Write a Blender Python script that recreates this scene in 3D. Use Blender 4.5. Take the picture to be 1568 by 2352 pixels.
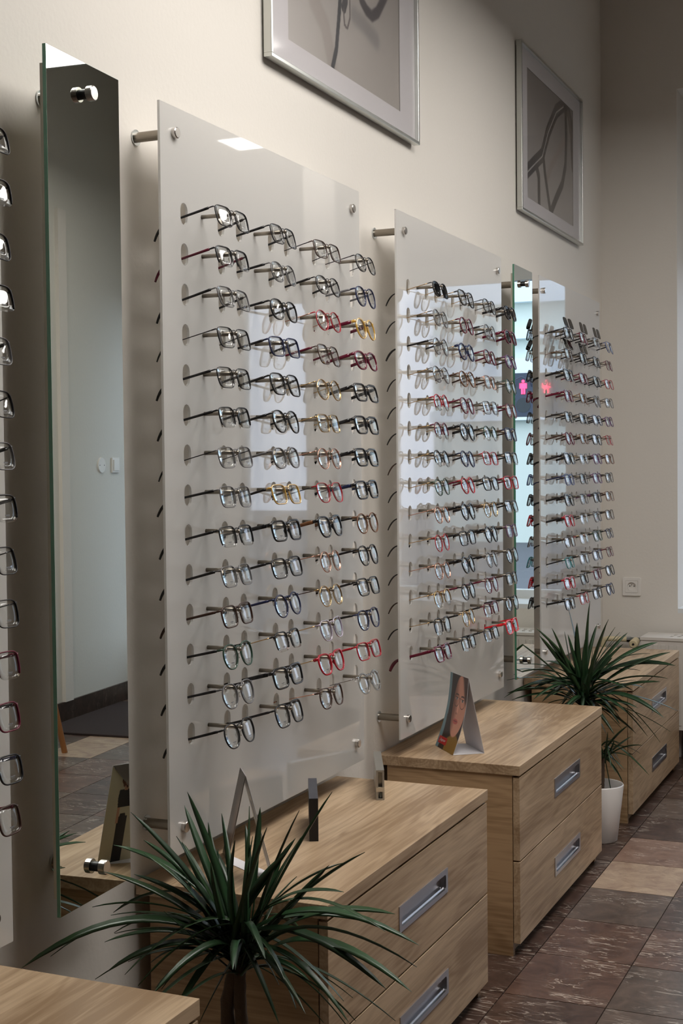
import bpy, bmesh, math, random
from mathutils import Vector, Matrix
from mathutils.geometry import tessellate_polygon
for o in list(bpy.data.objects): bpy.data.objects.remove(o)
S = bpy.context.scene
COL = S.collection
R = random.Random(11)

# ------------------------------------------------------------------ camera, world, exposure
CAMX, CAMZ = 1.40, 1.2843
YAW, PITCH, ROLL, FPX = .4129, -.0332, -.0104, 3142.6
cy, sy = math.cos(YAW), math.sin(YAW); cp, sp = math.cos(PITCH), math.sin(PITCH); cr, sr = math.cos(ROLL), math.sin(ROLL)
fw = Vector((-sy, cy, 0)); rt = Vector((cy, sy, 0)); up = Vector((0, 0, 1))
f2 = fw*cp + up*sp; u2 = up*cp - fw*sp
r3 = rt*cr + u2*sr; u3 = u2*cr - rt*sr
cam = bpy.data.cameras.new('camera'); co = bpy.data.objects.new('camera', cam); COL.objects.link(co)
M = Matrix((r3, u3, -f2)).transposed().to_4x4(); M.translation = Vector((CAMX, 0, CAMZ)); co.matrix_world = M
cam.sensor_fit = 'VERTICAL'; cam.sensor_height = 36; cam.sensor_width = 24; cam.lens = FPX*36/2352
cam.clip_start = .05; cam.clip_end = 200
S.camera = co
S.view_settings.view_transform = 'Standard'; S.view_settings.look = 'None'
S.view_settings.gamma = 1; S.view_settings.use_curve_mapping = False
S.view_settings.exposure = 0.22
W = bpy.data.worlds.new('sky'); S.world = W; W.use_nodes = True
bg = W.node_tree.nodes['Background']; bg.inputs[0].default_value = (.72, .79, 1, 1); bg.inputs[1].default_value = 2.8
S.cycles.max_bounces = 8; S.cycles.transparent_max_bounces = 20; S.cycles.diffuse_bounces = 4; S.cycles.glossy_bounces = 4
S.cycles.sample_clamp_indirect = 6
LAMP_POWER = 9.0

# ------------------------------------------------------------------ materials
def mat(name, color, rough=.5, metal=0, spec=.5, emit=None, es=0, trans=0, ior=1.45, coat=0, bump=None):
    m = bpy.data.materials.new(name); m.use_nodes = True
    b = m.node_tree.nodes['Principled BSDF']
    b.inputs['Base Color'].default_value = (*color, 1); b.inputs['Roughness'].default_value = rough
    b.inputs['Metallic'].default_value = metal; b.inputs['Specular IOR Level'].default_value = spec
    b.inputs['IOR'].default_value = ior; b.inputs['Transmission Weight'].default_value = trans
    b.inputs['Coat Weight'].default_value = coat
    if emit: b.inputs['Emission Color'].default_value = (*emit, 1); b.inputs['Emission Strength'].default_value = es
    nt = m.node_tree
    if bump:
        sc, st = bump
        tc = nt.nodes.new('ShaderNodeTexCoord'); n = nt.nodes.new('ShaderNodeTexNoise'); bp = nt.nodes.new('ShaderNodeBump')
        n.inputs['Scale'].default_value = sc; n.inputs['Detail'].default_value = 5
        bp.inputs['Strength'].default_value = st; bp.inputs['Distance'].default_value = .002
        nt.links.new(tc.outputs['Object'], n.inputs['Vector']); nt.links.new(n.outputs[0], bp.inputs['Height']); nt.links.new(bp.outputs[0], b.inputs['Normal'])
    else:
        tc = nt.nodes.new('ShaderNodeTexCoord'); n = nt.nodes.new('ShaderNodeTexNoise'); mr = nt.nodes.new('ShaderNodeMapRange')
        n.inputs['Scale'].default_value = 40
        mr.inputs[3].default_value = max(0, rough-.03); mr.inputs[4].default_value = min(1, rough+.03)
        nt.links.new(tc.outputs['Object'], n.inputs['Vector']); nt.links.new(n.outputs[0], mr.inputs[0]); nt.links.new(mr.outputs[0], b.inputs['Roughness'])
    return m

def N(nt, t, **k):
    n = nt.nodes.new(t)
    for a, v in k.items(): setattr(n, a, v)
    return n

def wood(name, axis, dark, light, seed=0.):
    """oak veneer: grain stretched along one object axis"""
    m = bpy.data.materials.new(name); m.use_nodes = True; nt = m.node_tree; b = nt.nodes['Principled BSDF']
    L = nt.links.new
    tc = N(nt, 'ShaderNodeTexCoord'); oi = N(nt, 'ShaderNodeObjectInfo')
    mp = N(nt, 'ShaderNodeMapping'); mp.inputs['Scale'].default_value = [(1.1 if i == axis else 9) for i in range(3)]
    ad = N(nt, 'ShaderNodeVectorMath', operation='ADD')
    ml = N(nt, 'ShaderNodeVectorMath', operation='SCALE'); ml.inputs['Scale'].default_value = 7.3
    cb = N(nt, 'ShaderNodeCombineXYZ'); cb.inputs[0].default_value = seed
    L(oi.outputs['Random'], cb.inputs[1]); L(oi.outputs['Random'], cb.inputs[2]); L(cb.outputs[0], ml.inputs[0])
    L(tc.outputs['Object'], mp.inputs[0]); L(mp.outputs[0], ad.inputs[0]); L(ml.outputs[0], ad.inputs[1])
    n1 = N(nt, 'ShaderNodeTexNoise'); n1.inputs['Scale'].default_value = 1.3; n1.inputs['Detail'].default_value = 2; n1.inputs['Distortion'].default_value = .6
    L(ad.outputs[0], n1.inputs['Vector'])
    # growth rings: sine of the warped field
    mu = N(nt, 'ShaderNodeMath', operation='MULTIPLY'); mu.inputs[1].default_value = 55; L(n1.outputs[0], mu.inputs[0])
    sn = N(nt, 'ShaderNodeMath', operation='SINE'); L(mu.outputs[0], sn.inputs[0])
    n2 = N(nt, 'ShaderNodeTexNoise'); n2.inputs['Scale'].default_value = 1; n2.inputs['Detail'].default_value = 6
    mp2 = N(nt, 'ShaderNodeMapping'); mp2.inputs['Scale'].default_value = [(7 if i == axis else 190) for i in range(3)]
    L(tc.outputs['Object'], mp2.inputs[0]); L(mp2.outputs[0], n2.inputs['Vector'])
    m1 = N(nt, 'ShaderNodeMath', operation='MULTIPLY_ADD'); m1.inputs[1].default_value = .07; m1.inputs[2].default_value = 0; L(sn.outputs[0], m1.inputs[0])
    m2 = N(nt, 'ShaderNodeMath', operation='MULTIPLY_ADD'); m2.inputs[1].default_value = .55; L(n2.outputs[0], m2.inputs[0]); L(m1.outputs[0], m2.inputs[2])
    n3 = N(nt, 'ShaderNodeTexNoise'); n3.inputs['Scale'].default_value = .9; n3.inputs['Detail'].default_value = 3; L(ad.outputs[0], n3.inputs['Vector'])
    m3 = N(nt, 'ShaderNodeMath', operation='MULTIPLY_ADD'); m3.inputs[1].default_value = 1.0; L(n3.outputs[0], m3.inputs[0]); L(m2.outputs[0], m3.inputs[2])
    cr_ = N(nt, 'ShaderNodeValToRGB'); e = cr_.color_ramp.elements
    e[0].position = .55; e[0].color = (*dark, 1); e[1].position = .95; e[1].color = (*light, 1)
    L(m3.outputs[0], cr_.inputs[0]); L(cr_.outputs[0], b.inputs['Base Color'])
    b.inputs['Roughness'].default_value = .42; b.inputs['Specular IOR Level'].default_value = .4
    bp = N(nt, 'ShaderNodeBump'); bp.inputs['Strength'].default_value = .15; bp.inputs['Distance'].default_value = .0006
    L(n2.outputs[0], bp.inputs['Height']); L(bp.outputs[0], b.inputs['Normal'])
    return m
OAK_D, OAK_L = (.30, .195, .110), (.56, .41, .265)
M_OAK_Y = wood('oak_veneer_lengthwise', 1, OAK_D, OAK_L)
M_OAK_X = wood('oak_veneer_crosswise', 0, (.26, .155, .075), (.50, .335, .19), 3.)

def marble(name, c1, c2, vein, vamt):
    m = bpy.data.materials.new(name); m.use_nodes = True; nt = m.node_tree; b = nt.nodes['Principled BSDF']; L = nt.links.new
    tc = N(nt, 'ShaderNodeTexCoord'); at = N(nt, 'ShaderNodeAttribute', attribute_name='tile'); ad = N(nt, 'ShaderNodeVectorMath', operation='ADD')
    L(tc.outputs['Object'], ad.inputs[0]); L(at.outputs['Vector'], ad.inputs[1])
    n1 = N(nt, 'ShaderNodeTexNoise'); n1.inputs['Scale'].default_value = 11; n1.inputs['Detail'].default_value = 8; n1.inputs['Roughness'].default_value = .7; n1.inputs['Distortion'].default_value = 1.2
    L(ad.outputs[0], n1.inputs['Vector'])
    r1 = N(nt, 'ShaderNodeValToRGB'); r1.color_ramp.elements[0].position = .32; r1.color_ramp.elements[1].position = .70
    r1.color_ramp.elements[0].color = (*c1, 1); r1.color_ramp.elements[1].color = (*c2, 1); L(n1.outputs[0], r1.inputs[0])
    mp = N(nt, 'ShaderNodeMapping'); mp.inputs['Scale'].default_value = (7, 26, 7); mp.inputs['Rotation'].default_value = (0, 0, .35); L(ad.outputs[0], mp.inputs[0])
    n2 = N(nt, 'ShaderNodeTexNoise'); n2.inputs['Scale'].default_value = 1; n2.inputs['Detail'].default_value = 5; n2.inputs['Distortion'].default_value = 1.5; L(mp.outputs[0], n2.inputs['Vector'])
    a = N(nt, 'ShaderNodeMath', operation='SUBTRACT'); a.inputs[1].default_value = .5; L(n2.outputs[0], a.inputs[0])
    a2 = N(nt, 'ShaderNodeMath', operation='ABSOLUTE'); L(a.outputs[0], a2.inputs[0])
    r2 = N(nt, 'ShaderNodeValToRGB'); r2.color_ramp.elements[0].position = 0; r2.color_ramp.elements[0].color = (1, 1, 1, 1); r2.color_ramp.elements[1].position = .02; r2.color_ramp.elements[1].color = (0, 0, 0, 1)
    L(a2.outputs[0], r2.inputs[0])
    n4 = N(nt, 'ShaderNodeTexNoise'); n4.inputs['Scale'].default_value = 9; L(ad.outputs[0], n4.inputs['Vector'])
    r4 = N(nt, 'ShaderNodeMapRange'); r4.inputs[1].default_value = .44; r4.inputs[2].default_value = .56; r4.inputs[4].default_value = vamt; L(n4.outputs[0], r4.inputs[0])
    mu = N(nt, 'ShaderNodeMath', operation='MULTIPLY'); L(r2.outputs[0], mu.inputs[0]); L(r4.outputs[0], mu.inputs[1])
    mx = N(nt, 'ShaderNodeMix', data_type='RGBA'); L(mu.outputs[0], mx.inputs[0]); L(r1.outputs[0], mx.inputs[6]); mx.inputs[7].default_value = (*vein, 1)
    L(mx.outputs[2], b.inputs['Base Color']); b.inputs['Roughness'].default_value = .3; b.inputs['Specular IOR Level'].default_value = .4
    return m
M_TILES = [marble('marble_dark_brown', (.030, .017, .013), (.105, .062, .047), (.45, .38, .32), .9),
           marble('marble_red_brown', (.055, .027, .020), (.155, .088, .064), (.55, .46, .38), .9),
           marble('marble_grey_brown', (.055, .038, .030), (.15, .105, .082), (.5, .44, .38), .8),
           marble('marble_cream', (.26, .165, .12), (.52, .40, .28), (.20, .13, .09), .5),
           marble('marble_rose', (.14, .075, .055), (.30, .19, .14), (.6, .5, .42), .8)]
M_BASEB = marble('marble_baseboard', (.022, .014, .011), (.07, .045, .035), (.3, .25, .2), .4)
M_GROUT = mat('grout', (.05, .038, .03), .9)
M_WALL = mat('wall_paint_cream', (.72, .682, .628), .85, spec=.2, bump=(90, .25))
M_WALLR = mat('wall_paint_white', (.66, .645, .59), .85, spec=.2, bump=(60, .35))
M_CEIL = mat('ceiling_paint', (.75, .73, .70), .9)
M_STEEL = mat('brushed_steel', (.30, .265, .22), .36, 1)
M_STEELC = mat('steel_cap', (.62, .58, .54), .25, 1)
M_CHROME = mat('chrome', (.72, .76, .78), .12, 1)
M_ALU = mat('anodised_aluminium', (.52, .52, .55), .34, 1)
M_ALUF = mat('frame_aluminium', (.62, .63, .60), .30, 1)
M_WHITEPL = mat('white_plastic', (.74, .71, .67), .35)
M_RAD = mat('radiator_enamel', (.66, .62, .57), .35)
M_CREAMPL = mat('cream_plastic', (.66, .56, .36), .35)
M_DARKPL = mat('dark_grey_plastic', (.10, .11, .10), .4)
M_BLACK = mat('black_lacquer', (.012, .011, .013), .35)
M_BLACKTOP = mat('lighter_black_top', (.05, .05, .062), .45)  # lighter, bluer black for the top face of the display block
M_DARK = mat('dark_gap', (.015, .012, .01), .8)
M_POT = mat('white_pot_ceramic', (.78, .75, .73), .3)
M_SOIL = mat('soil', (.035, .022, .015), .95, bump=(80, 1))
M_STEM = mat('plant_bark', (.10, .07, .05), .85, bump=(120, 1))
M_PAPER = mat('white_card', (.72, .70, .72), .55)
M_MATC = mat('doormat_fibre', (.035, .022, .020), .95, bump=(300, 1))
M_LEGW = mat('orange_beech', (.52, .24, .09), .4)
M_WINF = mat('window_frame_white', (.70, .72, .72), .4)
M_FACADE = mat('pale_facade', (.66, .73, .66), .9)
M_FACB = mat('facade_band', (.78, .88, .92), .8)
M_ASPH = mat('asphalt', (.10, .105, .115), .9)
M_SIGN = mat('signal_housing', (.045, .06, .09), .5)
M_REDL = mat('red_signal_glow', (.8, .02, .08), .5, emit=(1, .03, .09), es=6)
M_SILV = mat('silver_plaque', (.42, .41, .38), .35, .7)
M_BEIGE = mat('beige_insert', (.55, .46, .34), .6)

def acrylic():
    m = bpy.data.materials.new('white_opal_acrylic'); m.use_nodes = True; nt = m.node_tree; nt.nodes.clear(); L = nt.links.new
    out = N(nt, 'ShaderNodeOutputMaterial'); d = N(nt, 'ShaderNodeBsdfDiffuse'); t = N(nt, 'ShaderNodeBsdfTranslucent'); g = N(nt, 'ShaderNodeBsdfGlossy')
    tc = N(nt, 'ShaderNodeTexCoord'); n = N(nt, 'ShaderNodeTexNoise'); n.inputs['Scale'].default_value = 3; L(tc.outputs['Object'], n.inputs['Vector'])
    r = N(nt, 'ShaderNodeValToRGB'); r.color_ramp.elements[0].color = (.92, .91, .89, 1); r.color_ramp.elements[1].color = (.95, .94, .92, 1); L(n.outputs[0], r.inputs[0])
    L(r.outputs[0], d.inputs[0]); t.inputs[0].default_value = (.97, .95, .92, 1)
    g.inputs['Roughness'].default_value = .025; g.inputs[0].default_value = (1, 1, 1, 1)
    m1 = N(nt, 'ShaderNodeMixShader'); m1.inputs[0].default_value = .57; L(d.outputs[0], m1.inputs[1]); L(t.outputs[0], m1.inputs[2])
    fr = N(nt, 'ShaderNodeFresnel'); fr.inputs[0].default_value = 1.49
    m2 = N(nt, 'ShaderNodeMixShader'); L(fr.outputs[0], m2.inputs[0]); L(m1.outputs[0], m2.inputs[1]); L(g.outputs[0], m2.inputs[2]); L(m2.outputs[0], out.inputs[0])
    return m
M_ACR = acrylic()

def thin_glass(name, tint, refl=1.0, ior=1.5, rough=.0):
    m = bpy.data.materials.new(name); m.use_nodes = True; nt = m.node_tree; nt.nodes.clear(); L = nt.links.new
    out = N(nt, 'ShaderNodeOutputMaterial'); t = N(nt, 'ShaderNodeBsdfTransparent'); g = N(nt, 'ShaderNodeBsdfGlossy')
    t.inputs[0].default_value = (*tint, 1); g.inputs['Roughness'].default_value = rough
    f0 = ((ior-1)/(ior+1))**2; lw = N(nt, 'ShaderNodeLayerWeight'); lw.inputs[0].default_value = .5
    pw = N(nt, 'ShaderNodeMath', operation='POWER'); pw.inputs[1].default_value = 5; L(lw.outputs['Facing'], pw.inputs[0])
    sc = N(nt, 'ShaderNodeMath', operation='MULTIPLY_ADD'); sc.inputs[1].default_value = 1-f0; sc.inputs[2].default_value = f0; L(pw.outputs[0], sc.inputs[0])
    mu = N(nt, 'ShaderNodeMath', operation='MULTIPLY', use_clamp=True); mu.inputs[1].default_value = refl; L(sc.outputs[0], mu.inputs[0])
    mx = N(nt, 'ShaderNodeMixShader'); L(mu.outputs[0], mx.inputs[0]); L(t.outputs[0], mx.inputs[1]); L(g.outputs[0], mx.inputs[2]); L(mx.outputs[0], out.inputs[0])
    return m
M_LENS = thin_glass('clear_demo_lens', (.97, .975, .97), 1.2)
M_SUN = thin_glass('dark_sun_lens', (.02, .018, .017), .7)
M_SUNBLUE = thin_glass('blue_mirror_lens', (.10, .14, .28), 3.2)
M_PANE = thin_glass('window_pane', (.95, .98, .97), 1)
M_GEDGE = mat('green_glass_edge', (.06, .22, .14), .15, coat=.5)
M_MIRB = mat('mirror_backing', (.42, .40, .33), .6)
M_MIRROR = mat('mirror_silver', (.80, .83, .79), .0, 1)
for n in M_MIRROR.node_tree.nodes:
    if n.type == 'MAP_RANGE': n.inputs[3].default_value = 0; n.inputs[4].default_value = .004
M_PRINT = bpy.data.materials.new('printed_artwork'); M_PRINT.use_nodes = True
_a = N(M_PRINT.node_tree, 'ShaderNodeAttribute', attribute_name='ink'); _b = M_PRINT.node_tree.nodes['Principled BSDF']
M_PRINT.node_tree.links.new(_a.outputs['Color'], _b.inputs['Base Color']); _b.inputs['Roughness'].default_value = .35
M_LAMP = mat('lamp_diffuser', (.9, .9, .9), .5, emit=(1, .965, .92), es=LAMP_POWER)
M_LAMPB = mat('lamp_body', (.35, .35, .35), .4)

def leafmat():
    m = bpy.data.materials.new('dracaena_leaf'); m.use_nodes = True; nt = m.node_tree; b = nt.nodes['Principled BSDF']; L = nt.links.new
    tc = N(nt, 'ShaderNodeTexCoord'); n = N(nt, 'ShaderNodeTexNoise'); n.inputs['Scale'].default_value = 25; L(tc.outputs['Object'], n.inputs['Vector'])
    at = N(nt, 'ShaderNodeAttribute', attribute_name='ink'); mx = N(nt, 'ShaderNodeMix', data_type='RGBA', blend_type='MULTIPLY'); mx.inputs[0].default_value = 1
    r = N(nt, 'ShaderNodeValToRGB'); r.color_ramp.elements[0].color = (.013, .034, .017, 1); r.color_ramp.elements[1].color = (.026, .075, .030, 1); L(n.outputs[0], r.inputs[0])
    L(r.outputs[0], mx.inputs[6]); L(at.outputs['Color'], mx.inputs[7]); L(mx.outputs[2], b.inputs['Base Color'])
    b.inputs['Roughness'].default_value = .33; b.inputs['Specular IOR Level'].default_value = .5
    return m
M_LEAF = leafmat()

# ------------------------------------------------------------------ helpers
def link(name, me, parent=None, loc=(0, 0, 0)):
    o = bpy.data.objects.new(name, me); COL.objects.link(o); o.location = loc
    if parent: o.parent = parent
    return o
def mesh(name, v, f, mats, fm=None, smooth=False):
    me = bpy.data.meshes.new(name); me.from_pydata([tuple(p) for p in v], [], f)
    for m in mats: me.materials.append(m)
    if fm: me.polygons.foreach_set('material_index', fm)
    if smooth: me.polygons.foreach_set('use_smooth', [True]*len(me.polygons))
    me.update(); return me
class MB:
    def __init__(s): s.v = []; s.f = []; s.m = []
    def box(s, a, b, mi=0):
        x0, y0, z0 = a; x1, y1, z1 = b; n = len(s.v)
        s.v += [(x0,y0,z0),(x1,y0,z0),(x1,y1,z0),(x0,y1,z0),(x0,y0,z1),(x1,y0,z1),(x1,y1,z1),(x0,y1,z1)]
        s.f += [[n+i for i in q] for q in ((0,3,2,1),(4,5,6,7),(0,1,5,4),(1,2,6,5),(2,3,7,6),(3,0,4,7))]; s.m += [mi]*6
    def prism(s, quad_a, quad_b, mi=0):
        n = len(s.v); k = len(quad_a); s.v += list(quad_a)+list(quad_b)
        s.f.append([n+i for i in range(k)][::-1]); s.f.append([n+k+i for i in range(k)])
        for i in range(k): s.f.append([n+i, n+(i+1) % k, n+k+(i+1) % k, n+k+i])
        s.m += [mi]*(k+2)
    def rings(s, rings, closed=False, caps=True, mi=0):
        n = len(s.v); k = len(rings[0])
        for r in rings: s.v += [tuple(p) for p in r]
        m = len(rings)
        for i in range(m if closed else m-1):
            a = n+i*k; b = n+((i+1) % m)*k
            for j in range(k): s.f.append([a+j, a+(j+1) % k, b+(j+1) % k, b+j]); s.m.append(mi)
        if caps and not closed:
            s.f.append([n+j for j in range(k)][::-1]); s.f.append([n+(m-1)*k+j for j in range(k)]); s.m += [mi]*2
    def cyl(s, p0, p1, r0, r1=None, k=16, mi=0):
        r1 = r0 if r1 is None else r1; p0 = Vector(p0); p1 = Vector(p1); d = (p1-p0).normalized()
        a = d.cross(Vector((0, 0, 1))) if abs(d.z) < .9 else d.cross(Vector((1, 0, 0))); a.normalize(); b = d.cross(a)
        rg = [[p+(a*math.cos(t)+b*math.sin(t))*r for t in [2*math.pi*j/k for j in range(k)]] for p, r in ((p0, r0), (p1, r1))]
        s.rings(rg, mi=mi)
    def lathe(s, c, prof, k=32, mi=0):
        rg = [[(c[0]+r*math.cos(2*math.pi*j/k), c[1]+r*math.sin(2*math.pi*j/k), c[2]+z) for j in range(k)] for r, z in prof]
        s.rings(rg, mi=mi, caps=True)
    def tube(s, pts, rad, k=8, mi=0, flat=1.0, updir=Vector((0, 0, 1))):
        pts = [Vector(p) for p in pts]; rg = []
        for i, p in enumerate(pts):
            d = (pts[min(i+1, len(pts)-1)]-pts[max(i-1, 0)]).normalized()
            a = d.cross(updir)
            if a.length < 1e-4: a = d.cross(Vector((1, 0, 0)))
            a.normalize(); b = a.cross(d); r = rad[i] if isinstance(rad, (list, tuple)) else rad
            rg.append([p+a*math.cos(2*math.pi*j/k)*r*flat+b*math.sin(2*math.pi*j/k)*r for j in range(k)])
        s.rings(rg, mi=mi)
    def mesh(s, name, mats, smooth=False): return mesh(name, s.v, s.f, mats, s.m, smooth)
    def obj(s, name, mats, parent=None, smooth=False, loc=(0, 0, 0)):
        if not isinstance(mats, (list, tuple)): mats = [mats]
        return link(name, s.mesh(name, mats, smooth), parent, loc)
def plate(outer, holes, x0, x1, tf, mats, name, mi_side=0):
    """plate with holes; 2-D loops, thickness from x0 to x1, tf maps (x, a, b) to a point"""
    loops = [outer]+holes; flat = [p for l in loops for p in l]
    tri = tessellate_polygon([[Vector((p[0], p[1], 0)) for p in l] for l in loops]); n = len(flat)
    v = [tf(x0, *p) for p in flat]+[tf(x1, *p) for p in flat]; f = []; m = []
    for t in tri: f.append([t[0], t[2], t[1]]); f.append([n+t[0], n+t[1], n+t[2]]); m += [0, 0]
    s = 0
    for l in loops:
        k = len(l)
        for i in range(k): f.append([s+i, s+(i+1) % k, n+s+(i+1) % k, n+s+i]); m.append(mi_side)
        s += k
    me = mesh(name, v, f, mats, m)
    b = bmesh.new(); b.from_mesh(me); bmesh.ops.recalc_face_normals(b, faces=b.faces); b.to_mesh(me); b.free()
    return me
def empty(name, loc, label, cat, group=None, rot=(0, 0, 0)):
    o = bpy.data.objects.new(name, None); COL.objects.link(o); o.location = loc; o.rotation_euler = rot; o.empty_display_size = .05
    tag(o, label, cat, group); return o
def tag(o, label, cat, group=None, kind=None):
    o['label'] = label; o['category'] = cat
    if group: o['group'] = group
    if kind: o['kind'] = kind
    return o
def struct(o): o['kind'] = 'structure'; return o
def box(name, a, b, m, parent=None):
    k = MB(); k.box(a, b); return k.obj(name, m, parent)
def bevel(o, w=.0015, seg=2):
    md = o.modifiers.new('bevel', 'BEVEL'); md.width = w; md.segments = seg; md.limit_method = 'ANGLE'; return o
def printed(name, parent, P, w, h, nx, ny, ink, two=False):
    """a printed sheet: a fine grid coloured by the artwork, P(s, t) gives the point"""
    v = []; c = []; f = []
    for j in range(ny+1):
        for i in range(nx+1):
            s_, t_ = i/nx, j/ny; v.append(P(s_, t_)); c.append(ink(s_*w, t_*h))
    for j in range(ny):
        for i in range(nx): a = j*(nx+1)+i; f.append([a, a+1, a+nx+2, a+nx+1])
    me = mesh(name, v, f, [M_PRINT]); at = me.attributes.new('ink', 'FLOAT_COLOR', 'POINT')
    at.data.foreach_set('color', [x for q in c for x in (*q, 1)])
    return link(name, me, parent)
def sm(a, b, x): x = min(1, max(0, (x-a)/(b-a))); return x*x*(3-2*x)
def mixc(a, b, t): return tuple(a[i]*(1-t)+b[i]*t for i in range(3))
def segd(p, pts):
    best = 9
    for (x0, y0), (x1, y1) in zip(pts, pts[1:]):
        dx, dy = x1-x0, y1-y0; t = max(0, min(1, ((p[0]-x0)*dx+(p[1]-y0)*dy)/(dx*dx+dy*dy+1e-12)))
        best = min(best, math.hypot(p[0]-x0-t*dx, p[1]-y0-t*dy))
    return best

# ------------------------------------------------------------------ room
YF = 6.13; XR = 2.5; H_C = 3.5; YB = -5.0; XW = 6.2; YS = 5.15; YD = 6.98; XN = 1.64
WX0, WX1, WZ0, WZ1 = .335, 1.47, .62, 2.92
struct(box('wall_left', (-.2, YB, 0), (0, YF+.4, H_C), M_WALL))
struct(box('wall_back', (-.2, YB-.2, 0), (XW+.2, YB, H_C), M_WALLR))
struct(box('wall_side', (XR+.2, YS, 0), (XW+.2, YS+.2, H_C), M_WALLR))
struct(box('wall_opposite', (XW, YB, 0), (XW+.2, YS, H_C), M_WALLR))
k = MB(); k.box((XR, YS, 0), (XR+.2, YD+.2, H_C)); struct(k.obj('wall_right', M_WALLR))
# far wall with a deep window niche and the pier beside the door recess
k = MB()
k.box((0, YF, 0), (WX0, YF+.42, H_C)); k.box((WX0, YF, 0), (WX1, YF+.42, WZ0)); k.box((WX0, YF, WZ1), (WX1, YF+.42, H_C)); k.box((WX1, YF, 0), (XN, YD, H_C))
k.box((XN, YD-.06, 2.75), (XR, YD+.2, H_C))
struct(k.obj('wall_far', M_WALL))
struct(box('ceiling', (-.2, YB-.2, H_C), (XW+.2, YD+.2, H_C+.2), M_CEIL))
# floor of marble tiles
xs = [.18+.25*i-.0 for i in range(-1, 25)]; ys = []
y = 3.166-.3*30
while y < YD+.3: ys.append(y); y += .3
v = [(-.2, YB-.2, -.004), (XW+.2, YB-.2, -.004), (XW+.2, YD+.2, -.004), (-.2, YD+.2, -.004), (-.2, YB-.2, -.1), (XW+.2, YB-.2, -.1), (XW+.2, YD+.2, -.1), (-.2, YD+.2, -.1)]
f = [[0, 1, 2, 3], [4, 7, 6, 5], [0, 4, 5, 1], [1, 5, 6, 2], [2, 6, 7, 3], [3, 7, 4, 0]]; fm = [5]*6; tl = [(0, 0, 0)]*8
for i in range(len(xs)-1):
    for j in range(len(ys)-1):
        g = .0014; n = len(v); a, b, c, d = xs[i]+g, xs[i+1]-g, ys[j]+g, ys[j+1]-g
        if c < YB-.2 or d > YD+.2: continue
        v += [(a, c, 0), (b, c, 0), (b, d, 0), (a, d, 0), (a, c, -.004), (b, c, -.004), (b, d, -.004), (a, d, -.004)]
        off = (R.uniform(0, 30), R.uniform(0, 30), R.uniform(0, 30)); tl += [off]*8
        q = R.random(); mi = 0 if q < .34 else 1 if q < .66 else 2 if q < .93 else 3
        j -= 10
        if i == 2:   # the row along the cabinets seen in the photograph
            mi = {20: 1, 21: 1, 22: 2, 23: 3, 24: 4, 25: 0, 26: 2}.get(j, mi)
        if i < 2: mi = 0
        if i == 3: mi = {18: 4, 19: 2, 20: 2, 21: 1, 22: 0, 23: 1, 24: 2}.get(j, mi if mi != 3 else 1)
        if i == 8 and j in (28, 27): mi = 3
        f += [[n, n+1, n+2, n+3], [n, n+4, n+5, n+1], [n+1, n+5, n+6, n+2], [n+2, n+6, n+7, n+3], [n+3, n+7, n+4, n]]; fm += [mi]*5
me = mesh('floor', v, f, M_TILES+[M_GROUT], fm)
at = me.attributes.new('tile', 'FLOAT_VECTOR', 'POINT'); at.data.foreach_set('vector', [x for q in tl for x in q])
struct(link('floor', me))
struct(box('baseboard_right', (XR-.012, YS, 0), (XR, YD, .1), M_BASEB))
struct(box('baseboard_left', (0, YB, 0), (.012, YF, .1), M_BASEB))
struct(box('baseboard_far', (.012, YF-.012, 0), (XN, YF, .1), M_BASEB))
struct(box('trim_1', (XR-.02, 6.02, .1), (XR, 6.10, 2.6), M_WALL))
# window in the niche
wf = link('window_1', MB().mesh('window_1', [M_WINF])); 
k = MB(); fy0, fy1 = YF+.27, YF+.33
for a, b in (((WX0, WZ0), (WX0+.06, WZ1)), ((WX1-.06, WZ0), (WX1, WZ1)), ((WX0+.06, WZ0), (WX1-.06, WZ0+.06)), ((WX0+.06, WZ1-.06), (WX1-.06, WZ1)), ((WX0+.06, 2.17), (WX1-.06, 2.27))):
    k.box((a[0], fy0, a[1]), (b[0], fy1, b[1]))
bpy.data.objects.remove(wf); wf = struct(k.obj('window_1', M_WINF))
box('glass_pane', (WX0+.06, fy0+.02, WZ0+.06), (WX1-.06, fy0+.026, 2.17), M_PANE, wf)
box('shutter_blind', (WX0+.06, fy0+.02, 2.27), (WX1-.06, fy0+.04, WZ1-.06), mat('roller_blind', (.45, .46, .48), .8), wf)
box('window_sill', (WX0, YF-.0, WZ0), (WX1, fy0, WZ0+.02), M_WINF, wf)
# glazed entrance door
k = MB(); dy0, dy1 = YD-.06, YD
for a, b in (((XN, 0), (XN+.09, 2.75)), ((XR-.11, 0), (XR, 2.75)), ((XN+.09, 0), (XR-.11, .35)), ((XN+.09, 2.2), (XR-.11, 2.32)), ((XN+.09, 2.69), (XR-.11, 2.75))):
    k.box((a[0], dy0, a[1]), (b[0], dy1, b[1]))
dr = struct(k.obj('door_1', M_WINF))
box('glass_pane', (XN+.09, dy0+.02, .35), (XR-.11, dy0+.026, 2.2), M_PANE, dr)
box('transom_panel', (XN+.09, dy0+.02, 2.32), (XR-.11, dy0+.04, 2.69), mat('transom_board', (.4, .41, .43), .8), dr)
k = MB(); k.cyl((XN+.13, dy0-.04, 1.0), (XN+.13, dy0-.04, 1.3), .01); k.cyl((XN+.13, dy0, 1.02), (XN+.13, dy0-.04, 1.02), .007); k.cyl((XN+.13, dy0, 1.28), (XN+.13, dy0-.04, 1.28), .007)
k.obj('door_handle', M_STEELC, dr, True)

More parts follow.
